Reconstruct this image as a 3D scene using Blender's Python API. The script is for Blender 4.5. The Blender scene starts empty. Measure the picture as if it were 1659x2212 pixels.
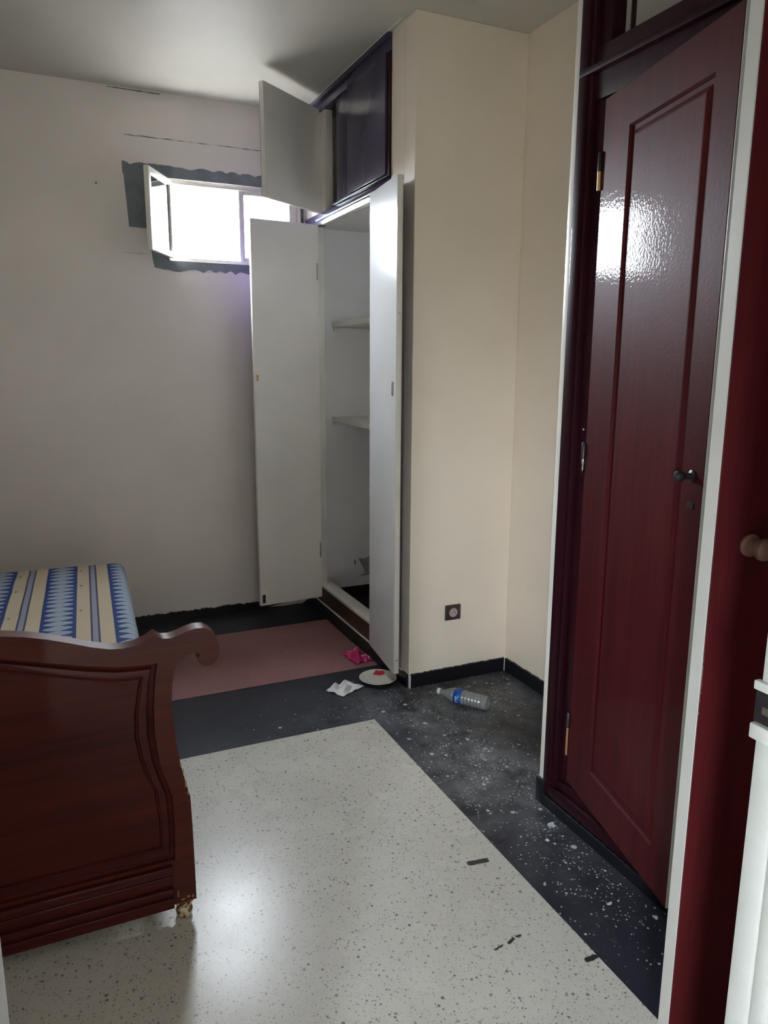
import bpy, bmesh, math, random
from mathutils import Vector, Matrix, noise
random.seed(7)
S = bpy.context.scene
C = S.collection

# ------------------------------------------------------------------ camera
cam_d = bpy.data.cameras.new('camera'); cam = bpy.data.objects.new('camera', cam_d); C.objects.link(cam)
cam_d.sensor_fit = 'VERTICAL'; cam_d.sensor_height = 36.0; cam_d.lens = 1613.8/2212*36; cam_d.clip_start = 0.02
def cam_matrix(pitch, yaw, roll, loc):
    p, y, r = map(math.radians, (pitch, yaw, roll))
    F = Vector((math.sin(y)*math.cos(p), math.cos(y)*math.cos(p), -math.sin(p)))
    R = Vector((math.cos(y), -math.sin(y), 0)); U = R.cross(F)
    R2 = R*math.cos(r)+U*math.sin(r); U2 = -R*math.sin(r)+U*math.cos(r)
    m = Matrix((R2, U2, -F)).transposed().to_4x4(); m.translation = loc
    return m
cam.matrix_world = cam_matrix(11.328, 24.588, 0.2997, Vector((0, 0, 1.5)))
S.camera = cam

# ------------------------------------------------------------------ world, light, exposure
W = bpy.data.worlds.new('world'); S.world = W; W.use_nodes = True
nt = W.node_tree; nt.nodes.clear()
wo = nt.nodes.new('ShaderNodeOutputWorld'); bg = nt.nodes.new('ShaderNodeBackground')
tc = nt.nodes.new('ShaderNodeTexCoord'); sx = nt.nodes.new('ShaderNodeSeparateXYZ'); cr = nt.nodes.new('ShaderNodeValToRGB')
mp = nt.nodes.new('ShaderNodeMapRange')
nt.links.new(tc.outputs['Generated'], sx.inputs[0]); nt.links.new(sx.outputs['Z'], mp.inputs['Value'])
mp.inputs['From Min'].default_value = -0.3; mp.inputs['From Max'].default_value = 0.3
nt.links.new(mp.outputs[0], cr.inputs[0]); nt.links.new(cr.outputs[0], bg.inputs[0]); nt.links.new(bg.outputs[0], wo.inputs[0])
cr.color_ramp.elements[0].color = (0.07, 0.07, 0.07, 1); cr.color_ramp.elements[0].position = 0.35
cr.color_ramp.elements[1].color = (0.84, 0.92, 1.0, 1); cr.color_ramp.elements[1].position = 0.65
bg.inputs['Strength'].default_value = 62.0
def portal(loc, rot, sx_, sy_):
    l = bpy.data.lights.new('sky_portal', 'AREA'); l.shape = 'RECTANGLE'; l.size = sx_; l.size_y = sy_
    l.cycles.is_portal = True
    o = bpy.data.objects.new('sky_portal', l); C.objects.link(o); o.location = loc; o.rotation_euler = rot
portal((1.065, 4.47, 2.245), (-math.pi/2, 0, 0), 0.72, 0.42)
portal((-1.3, -1.7, 1.35), (math.pi/2, 0, -math.pi/2), .6, .8)  # portal at the added, unseen hall opening that brightens the room
S.view_settings.view_transform = 'Standard'; S.view_settings.look = 'None'
S.view_settings.exposure = 1.8; S.view_settings.gamma = 1.0; S.view_settings.use_curve_mapping = False
S.cycles.max_bounces = 10; S.cycles.diffuse_bounces = 8; S.cycles.glossy_bounces = 4; S.cycles.transmission_bounces = 8
S.cycles.caustics_reflective = False; S.cycles.caustics_refractive = False; S.cycles.sample_clamp_indirect = 6.0

# ------------------------------------------------------------------ materials
class NT:
    def __init__(s, m): s.t = m.node_tree
    def n(s, typ, **kw):
        x = s.t.nodes.new(typ)
        for k, v in kw.items():
            if k.startswith('i_'):
                key = k[2:]; key = int(key) if key.isdigit() else key.replace('_', ' ')
                x.inputs[key].default_value = v
            else: setattr(x, k, v)
        return x
    def l(s, a, b): s.t.links.new(a, b)
    def math(s, op, a, b=None, c=None):
        x = s.n('ShaderNodeMath', operation=op)
        for i, v in enumerate((a, b, c)):
            if v is None: continue
            if isinstance(v, (int, float)): x.inputs[i].default_value = v
            else: s.l(v, x.inputs[i])
        return x.outputs[0]
    def mix(s, f, a, b):
        x = s.n('ShaderNodeMix', data_type='RGBA')
        for k, v in ((0, f), (6, a), (7, b)):
            if isinstance(v, tuple): x.inputs[k].default_value = (*v, 1) if len(v) == 3 else v
            elif isinstance(v, (int, float)): x.inputs[k].default_value = v
            else: s.l(v, x.inputs[k])
        return x.outputs[2]
    def coords(s, scale=(1, 1, 1), obj=True):
        t = s.n('ShaderNodeTexCoord'); m = s.n('ShaderNodeMapping'); m.inputs['Scale'].default_value = scale
        s.l(t.outputs['Object' if obj else 'Generated'], m.inputs[0]); return m.outputs[0]
    def world_pos(s):
        return s.n('ShaderNodeNewGeometry').outputs['Position']
    def noise(s, vec, scale, detail=3, rough=0.55):
        x = s.n('ShaderNodeTexNoise'); x.inputs['Scale'].default_value = scale; x.inputs['Detail'].default_value = detail
        x.inputs['Roughness'].default_value = rough; s.l(vec, x.inputs['Vector']); return x.outputs['Fac']
    def ramp(s, f, a, b):
        x = s.n('ShaderNodeMapRange', clamp=True); x.inputs['From Min'].default_value = a; x.inputs['From Max'].default_value = b
        s.l(f, x.inputs[0]); return x.outputs[0]
    def bump(s, h, strength, dist=0.001):
        x = s.n('ShaderNodeBump'); x.inputs['Strength'].default_value = strength; x.inputs['Distance'].default_value = dist
        s.l(h, x.inputs['Height']); return x.outputs[0]
def mat(name, col=(.5, .5, .5), rough=.5, **kw):
    m = bpy.data.materials.new(name); m.use_nodes = True
    b = m.node_tree.nodes['Principled BSDF']
    b.inputs['Base Color'].default_value = (*col, 1); b.inputs['Roughness'].default_value = rough
    for k, v in kw.items():
        b.inputs[k.replace('_', ' ')].default_value = v
    return m, NT(m), b

def paint(name, col, rough=.5, var=.05, bumps=.15, scale=2.0, spec=.5):
    m, t, b = mat(name, col, rough); b.inputs['Specular IOR Level'].default_value = spec
    p = t.world_pos(); n1 = t.noise(p, scale, 4)
    dark = tuple(c*(1-var*2) for c in col); lite = tuple(min(1, c*(1+var)) for c in col)
    t.l(t.mix(t.ramp(n1, .3, .7), dark, lite), b.inputs['Base Color'])
    n2 = t.noise(p, 90, 3); n3 = t.noise(p, 7, 2)
    t.l(t.bump(t.math('ADD', n2, t.math('MULTIPLY', n3, 4)), bumps, .0012), b.inputs['Normal'])
    return m
M = {}
M['wall'] = paint('wall_paint', (.83, .745, .63), .42, .03, .12)
M['wall_back'] = paint('wall_paint_back', (.86, .80, .745), .5, .03, .14)
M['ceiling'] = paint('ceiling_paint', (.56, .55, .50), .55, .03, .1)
M['white'] = paint('white_gloss_paint', (.84, .81, .76), .16, .03, .10, 3)
M['trimwhite'] = paint('cream_edge_paint', (.78, .76, .70), .28, .03, .12, 5)
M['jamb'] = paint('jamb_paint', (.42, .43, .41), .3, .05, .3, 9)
M['purple'] = paint('dark_purple_gloss_paint', (.046, .035, .082), .22, .08, .15, 3)
M['black'] = paint('black_skirting', (.008, .008, .012), .35, .1, .3, 8)
M['raw'] = paint('unpainted_plaster', (.20, .22, .24), .8, .12, .5, 12)
M['door_inner'] = paint('dimmed_gloss_paint', (.58, .58, .58), .14, .03, .10, 3)  # darker copy of the white gloss paint, tones down window light on right door
M['edge'] = paint('pale_edge_paint', (.46, .46, .43), .35, .03, .2, 9)
M['interior'] = paint('cupboard_interior_paint', (.85, .85, .86), .55, .04, .1)
M['hall'] = paint('hall_paint', (.66, .64, .60), .6, .03, .1)
M['crack'] = paint('crack_dark', (.22, .21, .2), .9, .1, .2)

def wood(name, c1, c2, rough, axis='z', orange=.25, coat=.6, gs=1.0):
    m, t, b = mat(name, c1, rough)
    sc = {'z': (28, 28, 1.6), 'x': (1.6, 28, 28), 'y': (28, 1.6, 28)}[axis]
    v = t.coords(tuple(s*gs for s in sc)); n = t.noise(v, 1.3, 6, .65)
    v2 = t.coords(tuple(max(.6, s*.12) for s in sc)); n2 = t.noise(v2, 1.2, 2)
    f = t.math('ADD', t.math('MULTIPLY', n, .6), t.math('MULTIPLY', n2, .4))
    t.l(t.mix(t.ramp(f, .35, .68), c1, c2), b.inputs['Base Color'])
    c = t.coords((1, 1, 1)); nn = t.noise(c, 120, 2, .5)
    nb = t.bump(nn, orange, .0006)
    t.l(nb, b.inputs['Normal']); t.l(nb, b.inputs['Coat Normal'])
    b.inputs['Coat Weight'].default_value = coat; b.inputs['Coat Roughness'].default_value = .045; b.inputs['Specular IOR Level'].default_value = .06
    return m
M['mahog'] = wood('varnished_mahogany', (.036, .0045, .0068), (.070, .0085, .0095), .5, 'z', .6, .13)
M['mahog_h'] = wood('varnished_mahogany_rail', (.03, .006, .007), (.06, .01, .01), .35, 'y', .3)
M['frame'] = wood('dark_mahogany_frame', (.014, .003, .006), (.032, .0055, .010), .5, 'z', .25, .14)
M['bed'] = wood('bed_wood', (.040, .0065, .005), (.095, .016, .009), .45, 'x', .15, .3)
M['bed_dark'] = wood('bed_wood_panel', (.030, .005, .005), (.080, .012, .009), .45, 'x', .15, .2)
M['bed_v'] = wood('bed_wood_post', (.045, .0085, .006), (.095, .016, .009), .45, 'z', .15, .22)
M['knob'] = mat('worn_wooden_knob', (.13, .07, .055), .35)[0]
M['rawwood'] = wood('bare_wood', (.30, .15, .06), (.42, .25, .12), .6, 'z', .1, .0)
M['brownbase'] = wood('dark_brown_plinth', (.035, .018, .014), (.07, .035, .028), .4, 'y', .2, .3)
M['metal'] = mat('dull_metal', (.45, .42, .38), .35, Metallic=1.0)[0]
M['darkmetal'] = mat('dark_iron', (.05, .045, .05), .4, Metallic=.8)[0]
M['brass'] = mat('worn_brass', (.55, .36, .16), .4, Metallic=.7)[0]
M['brown_plastic'] = mat('brown_plastic', (.05, .032, .026), .35)[0]
M['grey_plastic'] = mat('greyish_pink_plastic', (.40, .34, .34), .4)[0]
M['hole'] = mat('socket_hole', (.01, .01, .01), .6)[0]
M['ceramic'] = mat('glazed_ceramic', (.62, .60, .54), .15)[0]
M['red'] = mat('red_print', (.5, .02, .03), .25)[0]
M['tissue'] = mat('white_tissue', (.78, .78, .8), .9)[0]
M['label'] = mat('blue_label', (.01, .09, .42), .35)[0]
M['labelwhite'] = mat('white_print', (.7, .75, .8), .4)[0]
M['cap'] = mat('white_cap', (.7, .72, .74), .35)[0]
M['tape'] = mat('black_tape', (.012, .012, .012), .5)[0]
M['plaster'] = paint('plaster_flake', (.55, .56, .58), .8, .1, .5, 30)
M['glass'] = mat('window_glass', (.9, .97, 1), .02, Transmission_Weight=1.0, IOR=1.45)[0]
M['pet'] = mat('clear_plastic', (.80, .84, .86), .16, Transmission_Weight=.72, IOR=1.4)[0]
def f_wrap():
    m, t, b = mat('magenta_foil', (.5, .02, .14), .3)
    c = t.coords((1, 1, 1)); n = t.noise(c, 26, 1)
    t.l(t.mix(t.ramp(n, .66, .68), (.52, .02, .15), (.75, .6, .68)), b.inputs['Base Color'])
    return m
M['wrap'] = f_wrap()

def terrazzo(name, base, base2, chips, chip_amt, rough, scale=75, dust=False, bigchips=None):
    m, t, b = mat(name, base, rough)
    p = t.world_pos()
    col = t.mix(t.ramp(t.noise(p, 2.2, 4), .3, .7), base, base2)
    for sc, amt, seed in ((scale, chip_amt*.6, 0.0), (scale*1.9, chip_amt*.6, 3.7), (scale*.62, chip_amt*.26, 9.1)):
        mp_ = t.n('ShaderNodeMapping'); mp_.inputs['Location'].default_value = (seed, seed*1.7, 0); t.l(p, mp_.inputs[0])
        wn = t.n('ShaderNodeTexNoise'); wn.inputs['Scale'].default_value = sc*1.1; t.l(mp_.outputs[0], wn.inputs['Vector'])
        va = t.n('ShaderNodeVectorMath', operation='MULTIPLY_ADD'); va.inputs[1].default_value = (.006, .006, 0)
        t.l(wn.outputs['Color'], va.inputs[0]); t.l(mp_.outputs[0], va.inputs[2])
        vo = t.n('ShaderNodeTexVoronoi'); vo.inputs['Scale'].default_value = sc; t.l(va.outputs[0], vo.inputs['Vector'])
        sp = t.n('ShaderNodeSeparateColor'); t.l(vo.outputs['Color'], sp.inputs[0])
        size = t.math('MULTIPLY_ADD', t.math('POWER', sp.outputs[0], 1.3), .24, .10)
        on_ = t.math('LESS_THAN', sp.outputs[2], amt)
        inside = t.ramp(t.math('SUBTRACT', size, vo.outputs['Distance']), 0, .07)
        cc = t.mix(sp.outputs[1], chips[0], chips[1])
        col = t.mix(t.math('MULTIPLY', t.math('MULTIPLY', inside, on_), .85), col, cc)
    if dust:
        se = t.n('ShaderNodeSeparateXYZ'); t.l(p, se.inputs[0])
        X, Y = se.outputs[0], se.outputs[1]
        def blob(cx, cy, rx, ry):
            dx = t.math('DIVIDE', t.math('SUBTRACT', X, cx), rx); dy = t.math('DIVIDE', t.math('SUBTRACT', Y, cy), ry)
            d = t.math('ADD', t.math('MULTIPLY', dx, dx), t.math('MULTIPLY', dy, dy))
            return t.math('POWER', 2.718, t.math('MULTIPLY', d, -1.0))
        dens = t.math('MAXIMUM', t.math('MAXIMUM', blob(1.42, 2.2, .2, .38), blob(1.62, 2.75, .45, .22)), t.math('MULTIPLY', blob(1.38, 1.65, .12, .4), .8))
        film = t.math('MULTIPLY', t.math('MULTIPLY', t.ramp(t.noise(p, 6, 5, .7), .35, .75), t.math('MAXIMUM', blob(1.62, 2.72, .55, .30), t.math('MULTIPLY', blob(1.42, 2.2, .28, .5), .85))), .8)
        col = t.mix(film, col, (.30, .32, .33))
        for sc, thr in ((95, .55), (42, .34), (150, .75)):
            vo = t.n('ShaderNodeTexVoronoi'); vo.inputs['Scale'].default_value = sc; t.l(p, vo.inputs['Vector'])
            sp = t.n('ShaderNodeSeparateColor'); t.l(vo.outputs['Color'], sp.inputs[0])
            cl = t.ramp(t.noise(p, 13, 2), .36, .6)
            lim = t.math('MULTIPLY', t.math('MULTIPLY', dens, cl), thr)
            sel = t.math('LESS_THAN', sp.outputs[0], lim)
            rad = t.math('MULTIPLY', sp.outputs[1], .42)
            ins = t.math('LESS_THAN', vo.outputs['Distance'], rad)
            col = t.mix(t.math('MULTIPLY', t.math('MULTIPLY', sel, ins), .8), col, (.55, .57, .58))
    t.l(col, b.inputs['Base Color'])
    rn = t.noise(p, 5, 4); b.inputs['Specular IOR Level'].default_value = .16
    t.l(t.math('ADD', t.math('MULTIPLY', rn, .12), rough-.06), b.inputs['Roughness'])
    t.l(t.bump(t.noise(p, 30, 3), .12, .0012), b.inputs['Normal'])
    return m
M['terrazzo'] = terrazzo('pale_terrazzo', (.48, .465, .42), (.56, .545, .50), ((.09, .09, .085), (.34, .33, .29)), .95, .27, 105)
M['border'] = terrazzo('dark_terrazzo_border', (.016, .0165, .026), (.026, .027, .037), ((.06, .065, .07), (.02, .02, .025)), .3, .34, 80, dust=True)
M['pink'] = terrazzo('red_brown_terrazzo', (.25, .118, .122), (.31, .155, .155), ((.30, .16, .14), (.13, .05, .05)), .5, .35, 60)

def f_matt():
    m, t, b = mat('striped_mattress_fabric', (.6, .5, .35), .85)
    b.inputs['Specular IOR Level'].default_value = .2
    vr = t.n('ShaderNodeVectorRotate', rotation_type='Z_AXIS'); vr.inputs['Center'].default_value = (.305, 3.74, 0); vr.inputs['Angle'].default_value = math.radians(2.9)
    t.l(t.world_pos(), vr.inputs['Vector']); p = vr.outputs[0]; se = t.n('ShaderNodeSeparateXYZ'); t.l(p, se.inputs[0]); X, Y = se.outputs[0], se.outputs[1]
    per = .255
    u = t.math('MODULO', t.math('ADD', X, 10*per+.02), per)           # 0..per ; blue band 0-.125
    beige = (.40, .33, .235); navy = (.018, .035, .13); grey = (.27, .31, .35); dk = (.05, .045, .08)
    inb = t.math('LESS_THAN', u, .125)
    # rows of pointed lenses along the band
    rowp = .056
    ph = t.math('MULTIPLY', t.math('ADD', Y, t.math('MULTIPLY', t.noise(p, 60, 2), .012)), 2*math.pi/rowp)
    s = t.math('ABSOLUTE', t.math('SINE', t.math('MULTIPLY', ph, .5)))
    cu = t.math('ABSOLUTE', t.math('DIVIDE', t.math('SUBTRACT', u, .0625), .0625))  # 0 centre ..1 edge
    w = t.math('SUBTRACT', t.math('MULTIPLY', s, .75), t.math('SUBTRACT', cu, .12))
    lens = t.math('GREATER_THAN', w, 0.06)
    cut = t.math('GREATER_THAN', s, t.math('MULTIPLY', t.math('ADD', cu, .12), .40))
    lens = t.math('MULTIPLY', lens, cut)
    fl = t.ramp(t.noise(p, 180, 2), .35, .6)
    gcol = t.mix(t.math('MULTIPLY', fl, .5), grey, (.16, .19, .25))
    band = t.mix(lens, navy, gcol)
    # stitched thin lines in the middle of the beige
    lc = t.math('ABSOLUTE', t.math('SUBTRACT', u, .190))
    l1 = t.math('LESS_THAN', t.math('ABSOLUTE', t.math('SUBTRACT', lc, .0125)), .0035)
    lm = t.math('LESS_THAN', lc, .0095)
    bei = t.mix(l1, t.mix(lm, t.mix(t.ramp(t.noise(p, 3, 2), .3, .7), beige, (.37, .31, .225)), (.20, .21, .26)), dk)
    t.l(t.mix(inb, bei, band), b.inputs['Base Color'])
    wv = t.noise(p, 400, 1)
    t.l(t.bump(t.math('ADD', wv, t.math('MULTIPLY', t.noise(p, 9, 2), 3)), .25, .002), b.inputs['Normal'])
    return m
M['mattress'] = f_matt()
def f_foot():
    m, t, b = mat('chipped_foot', (.4, .3, .2), .6)
    n = t.noise(t.coords(), 70, 3)
    t.l(t.mix(t.ramp(n, .42, .5), (.04, .015, .012), t.mix(t.ramp(n, .52, .6), (.45, .28, .12), (.6, .55, .48))), b.inputs['Base Color'])
    return m
M['foot'] = f_foot()

# ------------------------------------------------------------------ build helpers
MW = {}
def link(name, me, parent=None, frame=None, mats=None, smooth=False):
    """frame: world matrix in whose coordinates the mesh is given"""
    frame = frame or Matrix.Identity(4)
    if parent is None or True:
        vs = [v.co.copy() for v in me.vertices]
        if vs:
            lo = Vector([min(v[i] for v in vs) for i in range(3)]); hi = Vector([max(v[i] for v in vs) for i in range(3)])
            piv = Vector(((lo.x+hi.x)/2, (lo.y+hi.y)/2, lo.z))
            if isinstance(frame, tuple): frame = frame[0]; piv = Vector((0, 0, 0))
            me.transform(Matrix.Translation(-piv)); frame = frame @ Matrix.Translation(piv)
    o = bpy.data.objects.new(name, me); C.objects.link(o)
    if mats: me.materials.append(mats)
    if smooth:
        for p in me.polygons: p.use_smooth = True
        try: me.set_sharp_from_angle(angle=math.radians(35))
        except Exception: pass
    MW[o] = frame
    if parent is not None:
        o.parent = parent; o.matrix_basis = MW[parent].inverted() @ frame
    else: o.matrix_basis = frame
    return o
def bm_obj(name, bm, m, parent=None, frame=None, smooth=False):
    bmesh.ops.recalc_face_normals(bm, faces=bm.faces)
    me = bpy.data.meshes.new(name); bm.to_mesh(me); bm.free()
    return link(name, me, parent, frame, m, smooth)
def thing(name, label, cat, loc, group=None, rz=0):
    o = bpy.data.objects.new(name, None); C.objects.link(o); o.empty_display_size = .1
    f = Matrix.Translation(loc) @ Matrix.Rotation(rz, 4, 'Z'); o.matrix_basis = f; MW[o] = f
    o['label'] = label; o['category'] = cat
    if group: o['group'] = group
    return o
def tag(o, label, cat, group=None):
    o['label'] = label; o['category'] = cat
    if group: o['group'] = group
    return o
def struct(o, label=None, cat=None):
    o['kind'] = 'structure'
    if label: o['label'] = label; o['category'] = cat
    return o
def add_box(bm, x, y, z, bev=0.0):
    x, y, z = sorted(x), sorted(y), sorted(z)
    r = bmesh.ops.create_cube(bm, size=1)['verts']
    for v in r:
        v.co = Vector((x[0] if v.co.x < 0 else x[1], y[0] if v.co.y < 0 else y[1], z[0] if v.co.z < 0 else z[1]))
    if bev:
        es = list({e for v in r for e in v.link_edges})
        bmesh.ops.bevel(bm, geom=es, offset=bev, segments=2, affect='EDGES', profile=.5)
def box(name, x, y, z, m, parent=None, bev=0.0, frame=None):
    bm = bmesh.new(); add_box(bm, x, y, z, bev)
    return bm_obj(name, bm, m, parent, frame, smooth=bev > 0)
def prism(name, pts, lo, hi, axis, m, parent=None, frame=None, bev=0.0, smooth=False):
    """pts 2D outline; axis 'y': pts are (x,z); 'x': (y,z); 'z': (x,y)"""
    bm = bmesh.new()
    def mk(p, a): return {'y': (p[0], a, p[1]), 'x': (a, p[0], p[1]), 'z': (p[0], p[1], a)}[axis]
    A = [bm.verts.new(mk(p, lo)) for p in pts]; B = [bm.verts.new(mk(p, hi)) for p in pts]
    fa = bm.faces.new(A); fb = bm.faces.new(B[::-1]); n = len(pts)
    for i in range(n): bm.faces.new((A[i], A[(i+1) % n], B[(i+1) % n], B[i]))
    if bev:
        es = list(set(fa.edges) | set(fb.edges)); bmesh.ops.bevel(bm, geom=es, offset=bev, segments=3, affect='EDGES', profile=.5)
    return bm_obj(name, bm, m, parent, frame, smooth)
def lathe(name, prof, m, parent=None, frame=None, seg=32, smooth=True):
    bm = bmesh.new(); rings = []
    for r, z in prof:
        if r < 1e-5: rings.append([bm.verts.new((0, 0, z))])
        else: rings.append([bm.verts.new((r*math.cos(2*math.pi*i/seg), r*math.sin(2*math.pi*i/seg), z)) for i in range(seg)])
    for a, b in zip(rings, rings[1:]):
        for i in range(seg):
            j = (i+1) % seg
            if len(a) == 1 and len(b) == 1: continue
            if len(a) == 1: bm.faces.new((a[0], b[i], b[j]))
            elif len(b) == 1: bm.faces.new((a[i], a[j], b[0]))
            else: bm.faces.new((a[i], a[j], b[j], b[i]))
    return bm_obj(name, bm, m, parent, frame, smooth)
def T(x, y, z): return Matrix.Translation((x, y, z))

# ------------------------------------------------------------------ dimensions
YB = 4.34; XL = -0.80; ZC = 2.87; XA = 2.01; YN = 0.58; YN0 = 0.45
XC = 1.475; YP = 2.935; XW = 1.487; YW1 = 1.935; YW0 = 0.72
WX0, WX1, WZ0, WZ1 = 0.70, 1.43, 2.035, 2.455
E2 = .15

# ------------------------------------------------------------------ setting
struct(box('floor', (XL-.15, XA+.2), (-3.05, YB+.15), (-.12, 0), M['border']))
fl = bpy.data.objects['floor']
def slab(name, x, y, m): return box(name, x, y, (-.002, .0012), m, fl)
slab('terrazzo_panel', (XL, 1.20), (-2.9, 2.71), M['terrazzo'])
slab('terrazzo_panel', (XL, 1.452), (3.24, 3.985), M['pink'])
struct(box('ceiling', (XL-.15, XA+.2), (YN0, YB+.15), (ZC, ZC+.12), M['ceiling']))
# back wall with window hole
def wall_with_hole(name, x, z, y, hx, hz, m):
    bm = bmesh.new()
    add_box(bm, (x[0], hx[0]), y, z); add_box(bm, (hx[1], x[1]), y, z)
    if hz[0] > z[0]: add_box(bm, hx, y, (z[0], hz[0]))
    add_box(bm, hx, y, (hz[1], z[1]))
    return struct(bm_obj(name, bm, m))
wb = wall_with_hole('wall_back', (XL-.15, XA+.2), (0, ZC), (YB, YB+E2), (WX0, WX1), (WZ0, WZ1), M['wall_back'])
struct(box('wall_left', (XL-.15, XL), (YN0, YB), (0, ZC), M['wall_back']))
wr = struct(box('wall_right', (XA, XA+.15), (YN0, YB), (0, ZC), M['wall']))
nearx = bmesh.new()
wn = wall_with_hole('wall_near', (XL-.15, XA+.15), (0, ZC), (YN0, YN), (-.10, .815), (0, 2.12), M['wall'])
# alcove wall and closet pier
bm = bmesh.new(); add_box(bm, (XC, XA), (YP, YP+.10), (0, ZC), .003); 
wsk = struct(bm_obj('wall_alcove', bm, M['wall']))
struct(box('wall_pier', (XC, XC+.10), (YP+.10, 3.165), (0, ZC), M['wall']))
struct(box('wall_wardrobe_side', (XW, XA), (YW1-.03, YW1), (0, ZC), M['trimwhite'], bev=.002))
# unseen hall behind the camera; side opening added to light the room
struct(box('wall_hall', (-1.3, 2.2), (-3.05, -2.9), (0, 2.7), M['hall']))
bm = bmesh.new()
for y_, z_ in (((-3.05, -2.0), (0, 2.7)), ((-1.40, YN0), (0, 2.7)), ((-2.0, -1.40), (0, .95)), ((-2.0, -1.40), (1.75, 2.7))): add_box(bm, (-1.45, -1.3), y_, z_)
struct(bm_obj('wall_hall_left', bm, M['hall']))
struct(box('wall_hall_right', (2.2, 2.35), (-3.05, YN0), (0, 2.7), M['hall']))
struct(box('ceiling_hall', (-1.45, 2.35), (-3.05, YN0), (2.7, 2.8), M['hall']))
struct(box('floor_hall', (-1.45, 2.35), (-3.05, YN0), (-.14, -.121), M['terrazzo']))
struct(box('wall_hall_near_left', (-1.45, XL-.15), (YN0-.05, YN0), (0, 2.7), M['hall']))

# skirtings with ragged tops
def skirting(name, p0, p1, h, th, nrm, rag=.003, parent=None, seed=0, big=0.0):
    bm = bmesh.new(); p0 = Vector(p0); p1 = Vector(p1); L = (p1-p0).length; n = max(4, int(L/.011)); nrm = Vector(nrm)
    rnd = random.Random(seed); rows = []
    for i in range(n+1):
        t = i/n; p = p0.lerp(p1, t); z = h + rnd.uniform(-rag, rag*.4) + big*max(0, noise.noise(Vector((t*L*22, seed, 0))))*(-1)
        rows.append([bm.verts.new((*p, 0)), bm.verts.new((*(p+nrm*th), 0)), bm.verts.new((*(p+nrm*th), z-.002)), bm.verts.new((*(p+nrm*(th-.002)), z)), bm.verts.new((*p, z))])
    for a, b in zip(rows, rows[1:]):
        for k in range(5): bm.faces.new((a[k], b[k], b[(k+1) % 5], a[(k+1) % 5]))
    bm.faces.new(rows[0]); bm.faces.new(rows[-1][::-1])
    return struct(bm_obj(name, bm, M['black'], parent))
skirting('baseboard_back', (XL, YB), (XC-.012, YB), .052, .010, (0, -1), .006, seed=2, big=.016)
skirting('baseboard_alcove', (XC+.006, YP), (XA, YP), .068, .010, (0, -1), .003, seed=3)
skirting('baseboard_right', (XA, YP-.012), (XA, YW1), .068, .010, (-1, 0), .003, seed=4)
skirting('baseboard_pier', (XC, YP+.004), (XC, YB-.012), .064, .010, (-1, 0), .002, seed=5)
skirting('baseboard_wardrobe', (XW, YW0), (XW, YW1+.002), .042, .010, (-1, 0), .002, seed=6)
box('corner_piece', (XW-.011, XW+.01), (1.893, 1.938), (.0, .088), M['black'], bpy.data.objects['baseboard_wardrobe'], bev=.002)
skirting('baseboard_left', (XL, YN), (XL, YB), .055, .010, (1, 0), .003, seed=7)
# pale paint line left along the top and the foot of the closet skirting, corners
tr = struct(box('trim_1', (XC-.011, XC-.001), (YP+.06, YB-.02), (.0645, .0695), M['trimwhite'], bev=.001))
tr2 = struct(box('trim_2', (XC-.0025, XC+.0055), (YP-.0125, YP+.003), (0, .0655), M['trimwhite'], bev=.002))
tr3 = struct(box('trim_3', (XA-.0125, XA-.0005), (YP-.0125, YP-.0005), (0, .075), M['trimwhite'], bev=.002))
prism('paint_smear', [(1.20, .008), (1.40, .03), (1.462, .052), (1.462, .03), (1.42, .004), (1.30, .002)], YB-.0125, YB-.0101, 'y', M['wall_back'], bpy.data.objects['baseboard_back'])
box('paint_smear', (1.405, 1.412), (YB-.0125, YB-.0101), (0, .05), M['wall_back'], bpy.data.objects['baseboard_back'])

# wall marks around the window (old filled opening)
def ribbon(name, pts, w, y, m, parent):
    bm = bmesh.new(); prev = None
    for i, (x, z) in enumerate(pts):
        ww = w*(.5+noise.noise(Vector((x*30, z*30, 1)))*.8)
        a = bm.verts.new((x, y, z-ww)); b = bm.verts.new((x, y, z+ww)); c = bm.verts.new((x, YB+.001, z+ww)); d = bm.verts.new((x, YB+.001, z-ww))
        cur = (a, b, c, d)
        if prev:
            for k in range(4): bm.faces.new((prev[k], cur[k], cur[(k+1) % 4], prev[(k+1) % 4]))
        prev = cur
    return bm_obj(name, bm, m, parent)
rr = random.Random(4)
ribbon('plaster_crack', [(.50+i*.014, 2.646+rr.uniform(-.0015, .0015)) for i in range(53)], .0028, YB-.0012, M['crack'], wb)
ribbon('plaster_crack', [(.462+i*.01, 2.062+rr.uniform(-.001, .001)) for i in range(14)], .0016, YB-.0012, M['crack'], wb)
ribbon('plaster_crack', [(.43+i*.02, 2.862-.0001*i) for i in range(14)], .004, YB-.002, M['crack'], wb)
box('wall_chip', (.345, .355), (YB-.002, YB+.001), (2.392, 2.400), M['crack'], wb)

# ------------------------------------------------------------------ window
w1 = thing('window_1', 'small high double casement window with unpainted surround', 'window', (1.065, YB, WZ0)); del w1['category']; del w1['label']; w1['kind'] = 'structure'
def scallop(x0, x1, z, amp, n, seed):
    r = random.Random(seed); out = []
    for i in range(n+1):
        t = i/n; out.append((x0+(x1-x0)*t, z+amp*(abs(math.sin(t*math.pi*(6.3+seed)+2.2*math.sin(t*9+seed)))-.5)*(.5+.7*abs(math.sin(t*17+seed)))+r.uniform(-.0015, .0015)))
    return out
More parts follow.
